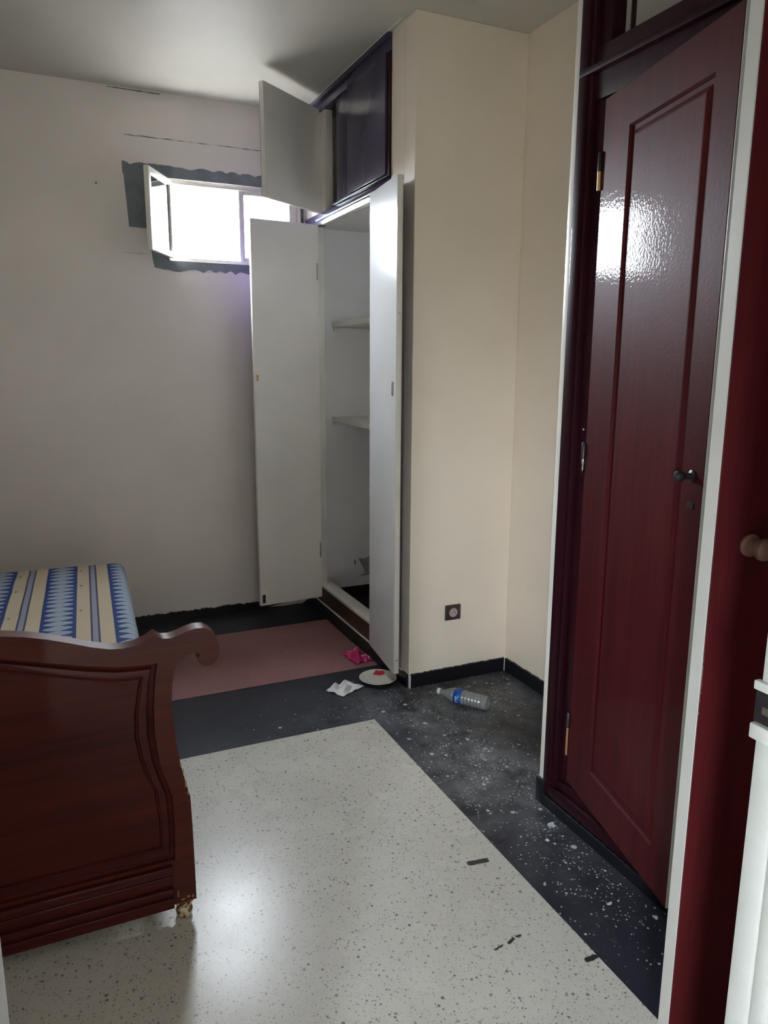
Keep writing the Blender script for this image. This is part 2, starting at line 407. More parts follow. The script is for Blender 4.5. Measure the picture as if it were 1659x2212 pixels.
# bare plaster surround: three thin ragged patches
top = scallop(.482, 1.445, 2.512, .014, 70, 1)
prism('unpainted_surround', [(.482, WZ1)]+top+[(1.445, WZ1)], YB-.003, YB+.001, 'y', M['raw'], w1)
prism('unpainted_surround', [(.487, WZ1), (.494, 2.32), (.500, 2.195), (.60, 2.192), (.604, 2.12), (.612, 2.04), (.70, 2.034), (WX0, WZ1)], YB-.003, YB+.001, 'y', M['raw'], w1)
bot = scallop(.62, 1.445, 1.987, .016, 60, 2.2)
prism('unpainted_surround', [(.612, 2.04)]+bot+[(1.445, WZ0), (.70, WZ0)], YB-.003, YB+.001, 'y', M['raw'], w1)
# fixed frame in the reveal
fy = (YB+.01, YB+.055)
box('window_frame', (WX0, WX0+.03), fy, (WZ0, WZ1), M['trimwhite'], w1, .003)
box('window_frame', (WX1-.045, WX1), fy, (WZ0, WZ1), M['trimwhite'], w1, .003)
box('window_frame', (WX0+.03, WX1-.045), fy, (WZ1-.025, WZ1), M['trimwhite'], w1, .003)
box('window_frame', (WX0+.03, WX1-.045), fy, (WZ0, WZ0+.02), M['trimwhite'], w1, .003)
def sash(hx, hy, ang, w, z0, z1, sgn):
    """casement sash; ang = direction of the leaf from its hinge (deg from +X)"""
    a = math.radians(ang); fr = T(hx, hy, 0) @ Matrix.Rotation(a, 4, 'Z')
    fw = .03; t = .026
    bm = bmesh.new()
    add_box(bm, (0, fw), (-t/2, t/2), (z0, z1), .003); add_box(bm, (w-fw, w), (-t/2, t/2), (z0, z1), .003)
    add_box(bm, (fw, w-fw), (-t/2, t/2), (z0, z0+fw), .003); add_box(bm, (fw, w-fw), (-t/2, t/2), (z1-fw, z1), .003)
    s_ = bm_obj('window_sash', bm, M['trimwhite'], w1, fr, True)
    box('window_pane', (fw-.003, w-fw+.003), (-.002, .002), (z0+fw-.003, z1-fw+.003), M['glass'], s_, frame=fr)
    for z in (z0+.06, z1-.09):
        lathe('hinge', [(0, 0), (.006, 0), (.006, .03), (0, .03)], M['metal'], s_, fr @ T(-.004, 0, z), 12)
sash(WX0+.018, YB-.004, 241, .325, WZ0+.012, WZ1-.012, 1)
sash(WX1-.012, YB+.03, 180, .325, WZ0+.012, WZ1-.014, 1)
# small beads of the right stile, seen between the two cupboard doors
for k, x in enumerate((1.438, 1.452, 1.464)):
    box('stile_bead', (x, x+.006), (YB-.012, YB), (WZ0-.01, WZ1+.01), M['trimwhite'] if k != 1 else M['darkmetal'], w1, .001)

# ------------------------------------------------------------------ built-in closet at the back
cl = thing('built_in_closet', 'pale built-in closet with three open doors and dark purple upper cupboard beside the small window', 'closet', (XC+.2, 3.7, 0))
YO0, YO1 = 3.305, 4.15      # lower opening
FT = .045
def cbox(name, x, y, z, m, bev=.002): return box(name, x, y, z, m, cl, bev)
cbox('jamb', (XC, XC+FT), (YO1, YB), (.15, 2.24), M['trimwhite'])
cbox('jamb', (XC, XC+FT), (3.165, YO0), (.15, 2.24), M['trimwhite'])
# plinth rail and sill
prism('plinth_rail', [(XC-.002, .066), (XC+.006, .152), (XC+.03, .152), (XC+.03, 0), (XC, 0)], 3.165, YB, 'y', M['brownbase'], cl)
cbox('sill_board', (XC+.006, XC+.085), (3.165, YB-.001), (.152, .170), M['trimwhite'], .003)
# middle rail with pale lips
cbox('middle_rail', (XC+.004, XC+FT), (3.165, YB), (2.24, 2.30), M['purple'])
cbox('rail_lip', (XC-.012, XC+.02), (YO0-.05, YO1-.12), (2.228, 2.240), M['trimwhite'], .003)
cbox('rail_lip', (XC-.008, XC+.01), (3.165, YO1-.01), (2.262, 2.270), M['trimwhite'], .002)
cbox('rail_lip', (XC-.014, XC+.01), (3.165, 3.86), (2.300, 2.308), M['purple'], .002)
# header
cbox('header', (XC-.006, XC+FT), (3.165, YB), (2.80, ZC-.001), M['purple'])
cbox('header_lip', (XC-.022, XC), (3.165, YB-.10), (ZC-.022, ZC-.002), M['purple'], .003)
cbox('paint_line', (XC-.024, XC-.018), (YP+.1, YB-.1), (ZC-.003, ZC-.0005), M['trimwhite'], 0)
cbox('stile', (XC, XC+FT), (4.00, YB), (2.30, 2.80), M['trimwhite'])
cbox('stile', (XC-.002, XC+FT), (3.645, 3.825), (2.30, 2.80), M['purple'])
cbox('stile', (XC-.008, XC+FT), (3.165, 3.20), (2.30, 2.80), M['frame'])
# closed upper door
d = cbox('upper_door', (XC-.016, XC+.006), (3.20, 3.645), (2.312, 2.800), M['purple'], .002)
# interior: side, shelves, floor of the upper cupboard
cbox('partition', (XC+.10, XA), (3.035, 3.165), (0, ZC-.001), M['interior'], 0)
cbox('upper_floor', (XC+FT, XA), (3.165, YB-.001), (2.262, 2.29), M['interior'], .001)
for z in (1.705, 1.140):
    s_ = cbox('shelf', (1.63, XA), (3.165, YB-.001), (z, z+.03), M['trimwhite'], .003)
    box('shelf_batten', (1.64, XA-.01), (YB-.022, YB-.001), (z-.022, z-.001), M['interior'], s_, .002)
box('lining_panel', (XC+.05, XA-.001), (YB-.004, YB-.0005), (.06, 2.262), M['interior'], cl)
box('lining_panel', (XC+.05, XA-.001), (YB-.004, YB-.0005), (2.29, ZC-.001), M['interior'], cl)
box('lining_panel', (XA-.004, XA-.0005), (3.166, YB-.005), (.06, ZC-.001), M['interior'], cl)
prism('damp_stain', [(1.80, .255), (1.84, .248), (1.90, .262), (1.95, .24), (1.94, .19), (1.96, .14), (1.88, .135), (1.80, .13), (1.85, .15), (1.83, .20)], YB-.0048, YB-.0041, 'y', paint('stain_grey', (.38, .38, .37), .7, .15, .2, 30), cl)
box('scratch', (1.775, 1.785), (YB-.0048, YB-.0041), (.215, .245), M['crack'], cl)
skirting('inner_skirting', (XC+.09, YB-.005), (XA-.005, YB-.005), .072, .01, (0, -1), .002, cl, 9)
del bpy.data.objects['inner_skirting']['kind']

def slab_door(parent, name, hinge, ang, w, z0, z1, t, side, inner=M['white'], outer=M['purple']):
    """plain cupboard door. local x from hinge to free edge, outer face at y=0, inner at side*t"""
    fr = T(*hinge, 0) @ Matrix.Rotation(math.radians(ang), 4, 'Z')
    dd = box(name, (0, w), (0, side*t), (z0, z1), M['trimwhite'], parent, .0015, fr)
    box('inner_face', (.0, w-.001), (side*t, side*(t+.0015)), (z0+.001, z1-.001), inner, dd, 0, fr)
    box('outer_face', (.001, w-.001), (0, -side*.0015), (z0+.001, z1-.001), outer, dd, 0, fr)
    return dd, fr
def dirang(dx, dy): return math.degrees(math.atan2(dy, dx))
# lower left door: opened square to the closet, inner face to the camera
h = (XC-.002, 4.145); a = dirang(1.082-h[0], 4.115-h[1]); wL = math.hypot(1.082-h[0], 4.115-h[1])
# inner face must face -Y : local y axis = Rz*y ; direction about -X so local +y = -Y
dl, fl_ = slab_door(cl, 'door', h, a, wL, .098, 2.245, .022, 1)
box('bolt', (wL-.030, wL-.012), (.0235, .029), (.115, .165), M['darkmetal'], dl, .001, fl_)
box('lock_plate', (wL-.024, wL-.012), (.0235, .027), (1.395, 1.43), M['brass'], dl, .001, fl_)
for z in (.35, 1.95):
    box('hinge', (.004, .012), (.0235, .028), (z, z+.09), M['metal'], dl, .001, fl_)
# lower right door: swung right round, edge on to the camera
h = (1.452, 3.285); tgt = (1.408, 2.905); a = dirang(tgt[0]-h[0], tgt[1]-h[1]); wR = math.hypot(tgt[0]-h[0], tgt[1]-h[1])
# direction -Y : local +y = +X ; inner face looks -X -> side -1
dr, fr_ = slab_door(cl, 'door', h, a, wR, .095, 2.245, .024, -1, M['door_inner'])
box('lock_plate', (wR-.05, wR-.035), (-.029, -.0255), (1.36, 1.42), M['metal'], dr, .001, fr_)
box('latch', (wR-.08, wR-.05), (.0015, .02), (1.12, 1.15), M['darkmetal'], dr, .002, fr_)
box('nail', (wR-.003, wR+.0015), (-.016, -.008), (1.70, 1.702), M['darkmetal'], dr, 0, fr_)
lathe('screw', [(0, 0), (.004, 0), (.004, .002), (0, .002)], M['metal'], dr, fr_ @ T(wR-.0005, -.012, .16) @ Matrix.Rotation(math.pi/2, 4, 'Y'), 12)
# upper left door
h = (XC-.004, 4.095); tgt = (1.070, 3.80); a = dirang(tgt[0]-h[0], tgt[1]-h[1]); wU = math.hypot(tgt[0]-h[0], tgt[1]-h[1])
du, fu_ = slab_door(cl, 'upper_door', h, a, wU, 2.295, 2.815, .022, 1)
for z in (2.38, 2.68): box('hinge', (.004, .014), (.0235, .028), (z, z+.06), M['metal'], du, .001, fu_)

# ------------------------------------------------------------------ socket
sk = thing('wall_socket', 'brown square wall socket low on the cream alcove wall', 'socket', (1.7, YP, .306))
box('cover_plate', (1.660, 1.742), (YP-.010, YP-.0003), (.306, .380), M['brown_plastic'], sk, .003)
fr = T(1.701, YP-.010, .343) @ Matrix.Rotation(math.pi/2, 4, 'X')
ins = lathe('socket_insert', [(0, .0012), (.0185, .0012), (.0195, .003), (.0215, .003), (.0218, -.001), (0, -.001)], M['grey_plastic'], sk, fr)
for dx in (-.0085, .0085): lathe('contact_hole', [(0, 0), (.0025, 0), (.0025, .0006), (0, .0006)], M['hole'], ins, fr @ T(dx, 0, .0012), 12)
lathe('earth_pin', [(0, 0), (.002, 0), (.002, .006), (0, .007)], M['metal'], ins, fr @ T(0, .009, .001), 12)

# ------------------------------------------------------------------ wardrobe on the right
wd = thing('wardrobe', 'tall varnished dark red wardrobe with a bright window reflection on its ajar door', 'wardrobe', (XW+.2, 1.3, 0))
def wbox(name, x, y, z, m, bev=.002): return box(name, x, y, z, m, wd, bev)
# outer architrave with a rounded bead, then the recessed jamb
wbox('architrave', (XW-.010, XW+.03), (1.865, 1.904), (.088, ZC-.001), M['frame'], .006)
wbox('architrave_bead', (XW-.004, XW+.03), (1.845, 1.866), (.088, ZC-.001), M['frame'], .007)
wbox('jamb', (XW+.012, XW+.06), (1.797, 1.846), (.125, ZC-.001), M['frame'], .003)
wbox('bottom_rail', (XW-.006, XW+.045), (YW0, 1.904), (.044, .088), M['frame'], .006)
wbox('bottom_step', (XW+.004, XW+.05), (YW0, 1.86), (.088, .125), M['frame'], .007)
wbox('header_rail', (XW+.004, XW+.05), (YW0, 1.846), (2.225, 2.365), M['frame'], .004)
wbox('header_bead', (XW-.014, XW+.01), (YW0, 1.900), (2.296, 2.318), M['frame'], .007)
wbox('jamb', (XW-.006, XW+.05), (YW0, .768), (.125, ZC-.001), M['frame'], .004)
wbox('top_rail', (XW-.004, XW+.05), (.768, 1.797), (2.825, ZC-.001), M['frame'], .003)
# carcass
wbox('side_panel', (XW+.05, XA-.001), (1.848, 1.904), (0, ZC-.001), M['trimwhite'], 0)
wbox('side_panel', (XW+.05, XA-.001), (YW0, YW0+.018), (0, ZC-.001), M['trimwhite'], 0)
wbox('upper_shelf', (XW+.05, XA-.001), (YW0+.018, 1.848), (2.33, 2.352), M['interior'], 0)
wbox('batten', (1.605, 1.615), (1.835, 1.848), (2.352, ZC-.001), M['brownbase'], .002)
wbox('back_panel', (XA-.012, XA-.001), (YW0+.018, 1.848), (.0, ZC-.001), paint('wardrobe_back', (.20, .16, .18), .5), 0)

def panel_door(hinge, ang, w, z0, z1, t, s, inset=(.146, .085)):
    """local x hinge->free edge; outer face y=0, body towards -s*y"""
    fr = T(*hinge, 0) @ Matrix.Rotation(math.radians(ang), 4, 'Z')
    px0, px1, pz0, pz1 = inset[0], w-inset[1], .262, 2.112
    bm = bmesh.new()
    def ring(x0, x1, a0, a1, y): return [bm.verts.new((x, y, z)) for x, z in ((x0, a0), (x1, a0), (x1, a1), (x0, a1))]
    def bridge(a, b):
        for i in range(4): bm.faces.new((a[i], a[(i+1) % 4], b[(i+1) % 4], b[i]))
    e = .002
    o0 = ring(0, w, z0, z1, -s*e); o1 = ring(e, w-e, z0+e, z1-e, 0); i1 = ring(px0, px1, pz0, pz1, 0); i2 = ring(px0+.006, px1-.006, pz0+.006, pz1-.006, -s*.006); i3 = ring(px0+.006, px1-.006, pz0+.006, pz1-.006, -s*t*.8); i4 = ring(px0+.006, px1-.006, pz0+.006, pz1-.006, -s*t)
    ob = ring(0, w, z0, z1, -s*t)
    bridge(o0, o1); bridge(o1, i1); bridge(i1, i2); bridge(i2, i3); bridge(i3, i4); bridge(i4, ob); bridge(ob, o0)
    dd = bm_obj('door', bm, M['mahog'], wd, fr)
    bm = bmesh.new()
    q = [(0.0062, .008), (.018, .008), (.030, .0015), (.034, .001)]
    rs = [ring(px0+a, px1-a, pz0+a, pz1-a, -s*y) for a, y in q]
    for a, b in zip(rs, rs[1:]): bridge(a, b)
    bm.faces.new(rs[-1])
    bk = ring(px0+.0062, px1-.0062, pz0+.0062, pz1-.0062, -s*t*.75); bridge(bk, rs[0]); bm.faces.new(bk[::-1])
    box_ = bm_obj('door_panel', bm, M['mahog'], dd, fr)
    # pale painted inner lining and edge
    box('inner_face', (.001, w-.001), (-s*t, -s*(t+.0015)), (z0+.001, z1-.001), M['trimwhite'], dd, 0, fr)
    box('edge_strip', (w-.0002, w+.0022), (-s*.001, -s*(t+.001)), (z0+.001, z1-.001), M['edge'], dd, 0, fr)['label'] = 'pale painted free edge'
    return dd, fr
# far leaf, ajar 8 degrees
a1 = math.radians(14); ud = (-math.sin(a1), -math.cos(a1))
d1, f1 = panel_door((XW+.003, 1.795), dirang(*ud), .600, .145, 2.218, .028, -1)
def knob(dd, fr, x, z, s, m, sc=1.0):
    f = fr @ T(x, 0, z) @ Matrix.Rotation(-s*math.pi/2, 4, 'X')
    lathe('knob', [(0, 0), (.017*sc, 0), (.017*sc, .004), (.009*sc, .007), (.008*sc, .018), (.013*sc, .024), (.0165*sc, .032), (.0155*sc, .040), (.009*sc, .045), (0, .046)], m, dd, f, 28)
knob(d1, f1, .557, 1.247, -1, M['darkmetal'], .8)
box('lock_plate', (.545, .570), (-.0015, .0), (1.17, 1.185), M['darkmetal'], d1, 0, f1)
for zt, low in ((2.03, M['brass']), (1.215, M['metal']), (.335, M['rawwood'])):
    f = f1 @ T(-.004, -.004, zt)
    hg = lathe('hinge', [(0, 0), (.0065, 0), (.0065, .048), (.004, .052), (0, .053)], M['darkmetal'], d1, f, 14)
    if zt > 2: lathe('hinge_pin', [(0, 0), (.006, 0), (.006, -.05), (0, -.05)], low, d1, f, 14)
    elif zt < 1: box('bare_patch', (-.010, -.001), (-.006, -.001), (zt-.10, zt-.002), low, d1, .002, f1)
    else:
        lathe('hinge_pin', [(0, 0), (.005, 0), (.006, -.012), (.003, -.018), (.004, -.03), (0, -.045)], low, d1, f, 14)
        lathe('screw', [(0, 0), (.004, 0), (.003, .002), (0, .0025)], M['metal'], d1, f @ T(0, -.004, .09) @ Matrix.Rotation(math.pi/2, 4, 'X'), 12)
# near leaf, wide open towards the room, free edge pale
h = (XW-.002, .782); tgt = (1.003, .873); ww = math.hypot(tgt[0]-h[0], tgt[1]-h[1])
d2, f2 = panel_door(h, dirang(tgt[0]-h[0], tgt[1]-h[1]), ww-.002, .122, 2.245, .028, 1, (.12, .165))
knob(d2, f2, ww-.072, 1.200, 1, M['knob'], 1.15)
for z in (.35, 1.2, 2.0): lathe('hinge', [(0, 0), (.0065, 0), (.0065, .07), (0, .072)], M['darkmetal'], d2, f2 @ T(-.004, .004, z), 14)

# ------------------------------------------------------------------ entry door frame
ef = thing('door_1', 'white painted entry frame', 'frame', (.36, .5, 0)); del ef['label']; del ef['category']; ef['kind'] = 'structure'
bmj = bmesh.new(); add_box(bmj, (.776, .8145), (.552, .586), (0, 2.075), .005)
j1 = bm_obj('door_jamb', bmj, M['jamb'], ef, None, True)
jj = random.Random(3)
box('jamb_rebate', (.786, .8145), (.449, .552), (0, 2.10), M['jamb'], ef, .003)
box('jamb_bead', (.7775, .79), (.528, .553), (0, 2.075), M['jamb'], ef, .006)
box('door_jamb', (-.0995, -.060), (.449, .586), (0, 2.10), M['jamb'], ef, .004)
box('door_head', (-.0995, .8145), (.449, .586), (2.10, 2.1195), M['jamb'], ef, .004)
box('architrave', (.8155, .875), (.437, .449), (0, 2.15), M['jamb'], ef, .004)
box('architrave', (-.165, -.1005), (.437, .449), (0, 2.15), M['jamb'], ef, .004)
# hinge leaf screwed on the jamb, with painted lugs, and the old mortice
hz = 1.088
hg = box('hinge_plate', (.7715, .778), (.553, .588), (hz-.02, hz+.02), M['darkmetal'], ef, .002)
box('hinge_lug', (.769, .779), (.562, .590), (hz+.022, hz+.034), M['jamb'], hg, .002)
box('hinge_lug', (.769, .779), (.562, .590), (hz-.042, hz-.022), M['jamb'], hg, .002)
box('scratch', (.7705, .7716), (.562, .576), (hz-.006, hz+.004), M['metal'], hg, 0)
mt = box('mortice', (.7750, .7782), (.532, .548), (.955, 1.03), M['hole'], ef, 0)
box('strike_plate', (.7740, .7752), (.534, .540), (.985, 1.03), M['metal'], mt, .0004)
box('paint_chip', (.7738, .7752), (.531, .547), (.945, .978), paint('chip_grey', (.2, .19, .18), .7, .2, .3, 60), mt, .0005)

# ------------------------------------------------------------------ bed
bed = thing('bed', 'dark reddish wooden bed with a scrolled footboard facing the doorway', 'bed', (-.19, 2.8, 0))
BY0, BY1 = 1.85, 1.895; cx = -.19
half = [(-.125, .876), (-.077, .867), (-.029, .854), (.02, .837), (.071, .818), (.110, .807), (.140, .804), (.167, .806), (.195, .815), (.214, .827), (.219, .829), (.224, .822), (.236, .815), (.255, .813), (.275, .818), (.295, .825), (.318, .830), (.339, .829), (.357, .819), (.371, .799), (.378, .772), (.376, .750), (.366, .732), (.352, .724), (.337, .725), (.326, .732), (.320, .742), (.320, .750), (.327, .755), (.322, .762), (.308, .765), (.290, .763), (.272, .752), (.260, .724), (.253, .687), (.250, .645), (.250, .598), (.255, .53), (.263, .464), (.274, .41), (.284, .365), (.286, .28), (.287, .16), (.287, .055), (.228, .055)]
Ah = [(-.129, .822), (-.04, .797), (.055, .772), (.13, .757), (.180, .753), (.219, .752), (.213, .72), (.205, .646), (.203, .56), (.211, .477), (.226, .42), (.238, .376), (.240, .28), (.236, .190)]
Bh = [(-.132, .790), (-.036, .762), (.04, .738), (.10, .722), (.142, .716), (.178, .716), (.172, .69), (.160, .62), (.158, .56), (.165, .50), (.180, .44), (.196, .40), (.204, .32), (.204, .232)]
def mirror(h, topz): 
    r = [(cx, topz)] + h
    return r + [(2*cx-x, z) for x, z in reversed(h)]
outl = mirror(half, .886)
Al = mirror(Ah, .832); Bl = mirror(Bh, .802)
# frame: outer outline minus window A.  built as ring of quads/ngons via triangle fill
bm = bmesh.new()
def loop(pts, y):
    vs = [bm.verts.new((x, y, z)) for x, z in pts]; es = [bm.edges.new((vs[i], vs[(i+1) % len(vs)])) for i in range(len(vs))]
    return vs, es
# close outer bottom between the legs along the rail underside
outl2 = outl[:]
legi = [i for i, p in enumerate(outl2) if abs(p[1]-.055) < 1e-6]
# insert rail-bottom points between inner leg points
ii = outl2.index((.228, .055)); outl2.insert(ii+1, (.228, .075)); outl2.insert(ii+2, (2*cx-.228, .075))
vo, eo = loop(outl2, BY0); va, ea = loop(Al, BY0)
bmesh.ops.triangle_fill(bm, use_beauty=True, use_dissolve=False, edges=eo+ea)
front = list(bm.faces)
r = bmesh.ops.duplicate(bm, geom=front); vmap = r['vert_map']
for e in [g for g in r['geom'] if isinstance(g, bmesh.types.BMVert)]: e.co.y = BY1
bm.verts.ensure_lookup_table()
for L in (vo, va):
    n = len(L)
    for i in range(n):
        a, b = L[i], L[(i+1) % n]
        try: bm.faces.new((a, b, vmap[b], vmap[a]))
        except ValueError: pass
        except KeyError: pass
# soften the outer rims
es = [e for e in bm.edges if len(e.link_faces) == 2 and e.calc_face_angle(0) > 1.2 and abs(e.verts[0].co.y-e.verts[1].co.y) < 1e-6]
bmesh.ops.bevel(bm, geom=es, offset=.007, segments=3, affect='EDGES', profile=.5, clamp_overlap=True)
bfr = bm_obj('footboard_frame', bm, M['bed'], bed, None, True)
# raised & fielded panel: rings from A inwards
bm = bmesh.new()
def lerp(t, A, B): return [(a[0]+(b[0]-a[0])*t, a[1]+(b[1]-a[1])*t) for a, b in zip(A, B)]
prof = [(0, .004), (.03, .011), (.30, .013), (.42, .005), (.62, .0035), (.84, .004), (.93, .0005), (1.0, .001), (1.08, .009)]
rings = [[bm.verts.new((x, BY0+dy, z)) for x, z in lerp(t, Al, Bl)] for t, dy in prof]
for a, b in zip(rings, rings[1:]):
    n = len(a)
    for i in range(n): bm.faces.new((a[i], a[(i+1) % n], b[(i+1) % n], b[i]))
f = bm.faces.new(rings[-1])
bkl = [bm.verts.new((x, BY1-.008, z)) for x, z in Al]
n = len(bkl)
for i in range(n): bm.faces.new((bkl[i], bkl[(i+1) % n], rings[0][(i+1) % n], rings[0][i]))
bm.faces.new(bkl[::-1])
bm_obj('footboard_panel', bm, M['bed_dark'], bed, None, True)
# stepped mouldings of the lower rail
for z0, z1, dy in ((.165, .179, .014), (.139, .150, .010), (.098, .117, .019), (.073, .083, .012)):
    box('rail_moulding', (2*cx-.226, .226), (BY0-dy, BY0+.002), (z0, z1), M['bed_dark'], bed, .004)
box('lower_rail', (2*cx-.228, .228), (BY0-.006, BY1), (.047, .178), M['bed_dark'], bed, .003)
# rounded edge bead along the post and two turned feet
for s in (1, -1):
    X = cx+s*(.256-cx)
    ft = lathe('foot', [(0, .0), (.016, .0), (.021, .008), (.023, .018), (.020, .027), (.014, .032), (.018, .038), (.026, .044), (.027, .056), (0, .056)], M['foot'], bed, T(X, (BY0+BY1)/2, 0), 24)
# chips on the front right post
for (x, z, w_, h_) in ((.262, .455, .003, .012), (.268, .43, .002, .02), (.272, .395, .004, .018), (.277, .372, .003, .012), (.238, .075, .003, .02), (.262, .066, .008, .006), (.275, .063, .006, .008), (.247, .062, .01, .005)):
    box('wood_chip', (x, x+w_), (BY0-.0012, BY0+.0004), (z, z+h_), M['rawwood'], bed, .0004)
# rails, slats and head legs
for x in (.262, 2*cx-.262): box('side_rail', (x-.013, x+.013), (BY1-.002, 3.80), (.24, .37), M['bed_dark'], bed, .003)
box('end_rail', (2*cx-.249, .249), (3.77, 3.80), (.24, .37), M['bed_dark'], bed, .003)
for x in (.252, 2*cx-.252): box('leg', (x-.022, x+.022), (3.755, 3.80), (0, .241), M['bed_v'], bed, .003)
for k in range(10): box('slat', (2*cx-.252, .252), (1.95+k*.195, 2.03+k*.195), (.3705, .385), M['rawwood'], bed, .002)

# mattress
mb = bmesh.new()
mx0, mx1, my0, my1, mz0, mz1 = 2*cx-.305, .305, 1.915, 3.74, .386, .545
NX, NY = 26, 44
def mpt(u, v, top):
    x = mx0+(mx1-mx0)*u; y = my0+(my1-my0)*v
    return x, y
grid = {}
R = .045
def prof_edge(d):   # rounded drop near the rim
    return 0 if d > R else R-math.sqrt(max(0, R*R-(R-d)**2))
xs = sorted(set([mx0+R*(1-math.cos(math.pi/2*i/5)) for i in range(6)]+[mx1-R*(1-math.cos(math.pi/2*i/5)) for i in range(6)]+[mx0+R+(mx1-mx0-2*R)*i/NX for i in range(NX+1)]))
ys = sorted(set([my0+R*(1-math.cos(math.pi/2*i/5)) for i in range(6)]+[my1-R*(1-math.cos(math.pi/2*i/5)) for i in range(6)]+[my0+R+(my1-my0-2*R)*i/NY for i in range(NY+1)]))
TUFT = [(.108+dx*.255, 1.02*0+y) for dx in (0, -1, -2, 1) for y in (2.06, 2.36, 2.68, 3.02, 3.38, 3.62)]
def hz_(x, y):
    d = min(x-mx0, mx1-x); e = min(y-my0, my1-y)
    z = mz1-prof_edge(d)-prof_edge(e)*.9+.004*noise.noise(Vector((x*5, y*5, 0)))
    for tx, ty in TUFT:
        q = ((x-tx)**2+(y-ty)**2)/.0009
        if q < 9: z -= .007*math.exp(-q)
    return max(z, mz1-R*1.5)
vt = [[mb.verts.new((x, y, hz_(x, y))) for y in ys] for x in xs]
for i in range(len(xs)-1):
    for j in range(len(ys)-1): mb.faces.new((vt[i][j], vt[i+1][j], vt[i+1][j+1], vt[i][j+1]))
rim = [vt[i][0] for i in range(len(xs))]+[vt[-1][j] for j in range(1, len(ys))]+[vt[i][-1] for i in range(len(xs)-2, -1, -1)]+[vt[0][j] for j in range(len(ys)-2, 0, -1)]
bt = [mb.verts.new((v.co.x, v.co.y, mz0)) for v in rim]
for i in range(len(rim)): mb.faces.new((rim[i], rim[(i+1) % len(rim)], bt[(i+1) % len(rim)], bt[i]))
mb.faces.new(bt)
MROT = T(.305, 3.74, 0) @ Matrix.Rotation(math.radians(-2.9), 4, 'Z') @ T(-.305+.012, -3.74, 0)
mb.transform(MROT)
mtr = bm_obj('mattress', mb, M['mattress'], None, None, True)
tag(mtr, 'blue, grey and beige striped mattress lying on the wooden bed', 'mattress')
for tx, ty in TUFT:
    if tx < mx1-.05 and tx > mx0+.05:
        lathe('tuft', [(0, .0035), (.004, .003), (.0065, .0), (.005, -.003), (0, -.004)], M['brown_plastic'], mtr, MROT @ T(tx, ty, hz_(tx, ty)+.001), 10)

# ------------------------------------------------------------------ small things on the floor
F0 = .0
# plate
pl = thing('plate', 'cream plate with a red flower print on the dark floor by the closet corner', 'plate', (1.376, 3.066, F0))
lathe('dish', [(0, .003), (.040, .003), (.044, .0), (.052, .0), (.052, .005), (.072, .012), (.089, .0185), (.091, .020), (.089, .0215), (.070, .0155), (.053, .0085), (.040, .0065), (0, .0065)], M['ceramic'], pl, T(1.376, 3.066, F0), 56)
bm = bmesh.new()
for k in range(9):
    ang = math.radians(48 + (k-4)*4.2*1.0); rad = .062+.009*math.sin(k*2.3)
    zz = .0085+(rad-.053)*(.007/.017)+.0014
    cxp, cyp = 1.376+rad*math.cos(math.radians(62)+(k-4)*.085), 3.066+rad*math.sin(math.radians(62)+(k-4)*.085)
    vs = [bm.verts.new((cxp+.009*(1+.25*math.sin(j*3))*math.cos(j*math.pi/5), cyp+.009*(1+.25*math.sin(j*3))*math.sin(j*math.pi/5), zz+.006*((.009*math.cos(j*math.pi/5-math.radians(62)))/.017))) for j in range(10)]
    bm.faces.new(vs)
bm_obj('flower_print', bm, M['red'], pl)

def crumple(name, cxx, cyy, w, d, ang, hgt, seed, m, fold=1.0, n=22, outline=None):
    bm = bmesh.new(); vs = []
    ca, sa = math.cos(ang), math.sin(ang)
    for i in range(n+1):
        row = []
        for j in range(n+1):
            u = i/n-.5; v = j/n-.5
            k = 1+.22*noise.noise(Vector((math.atan2(v, u)*1.3, seed, 0)))
            x = u*w*k; y = v*d*k
            r = abs(noise.noise(Vector((u*2.6, v*2.6, seed))))*1.4 + abs(noise.noise(Vector((u*5+5, v*5, seed))))*.35
            edge = min(1, 3.2*min(.5-abs(u), .5-abs(v))+.18)
            z = .0015+hgt*r*edge
            row.append(bm.verts.new((cxx+x*ca-y*sa, cyy+x*sa+y*ca, z)))
        vs.append(row)
    for i in range(n):
        for j in range(n): bm.faces.new((vs[i][j], vs[i+1][j], vs[i+1][j+1], vs[i][j+1]))
    o = bm_obj(name, bm, m, None, None, True)
    sm = o.modifiers.new('thickness', 'SOLIDIFY'); sm.thickness = .0006
    return o
tis = crumple('paper_tissue', 1.195, 3.045, .135, .105, .5, .045, 3.3, M['tissue'])
tag(tis, 'crumpled white tissue on the dark floor left of the plate', 'tissue')
wp = crumple('candy_wrapper', 1.392, 3.375, .105, .165, .10, .062, 8.1, M['wrap'])
tag(wp, 'crumpled magenta foil wrapper on the reddish floor beside the closet plinth', 'wrapper')

# bottle
p0 = Vector((1.552, 2.790, .033)); p1 = Vector((1.688, 2.583, .033)); dv = (p1-p0).normalized(); Lb = (p1-p0).length
q = Vector((0, 0, 1)).rotation_difference(dv).to_matrix().to_4x4()
bf = T(*p0) @ q
bo = thing('plastic_bottle', 'empty clear plastic water bottle with a blue label lying on the dusty dark floor', 'bottle', (p0.x, p0.y, 0))
def rib(z): return .0015*math.sin(z*2*math.pi/.016)
pr = [(.0105, .012), (.0105, .022), (.013, .024), (.013, .027), (.011, .029), (.014, .036), (.022, .052), (.029, .068), (.032, .080)]
z = .084
while z < Lb-.014:
    pr.append((.0315+(rib(z) if not (.088 < z < .128) else -.001), z)); z += .004
pr += [(.0315, Lb-.01), (.029, Lb-.003), (.022, Lb), (.012, Lb-.004), (0, Lb-.007)]
body = lathe('bottle_body', pr, M['pet'], bo, (bf,), 36)
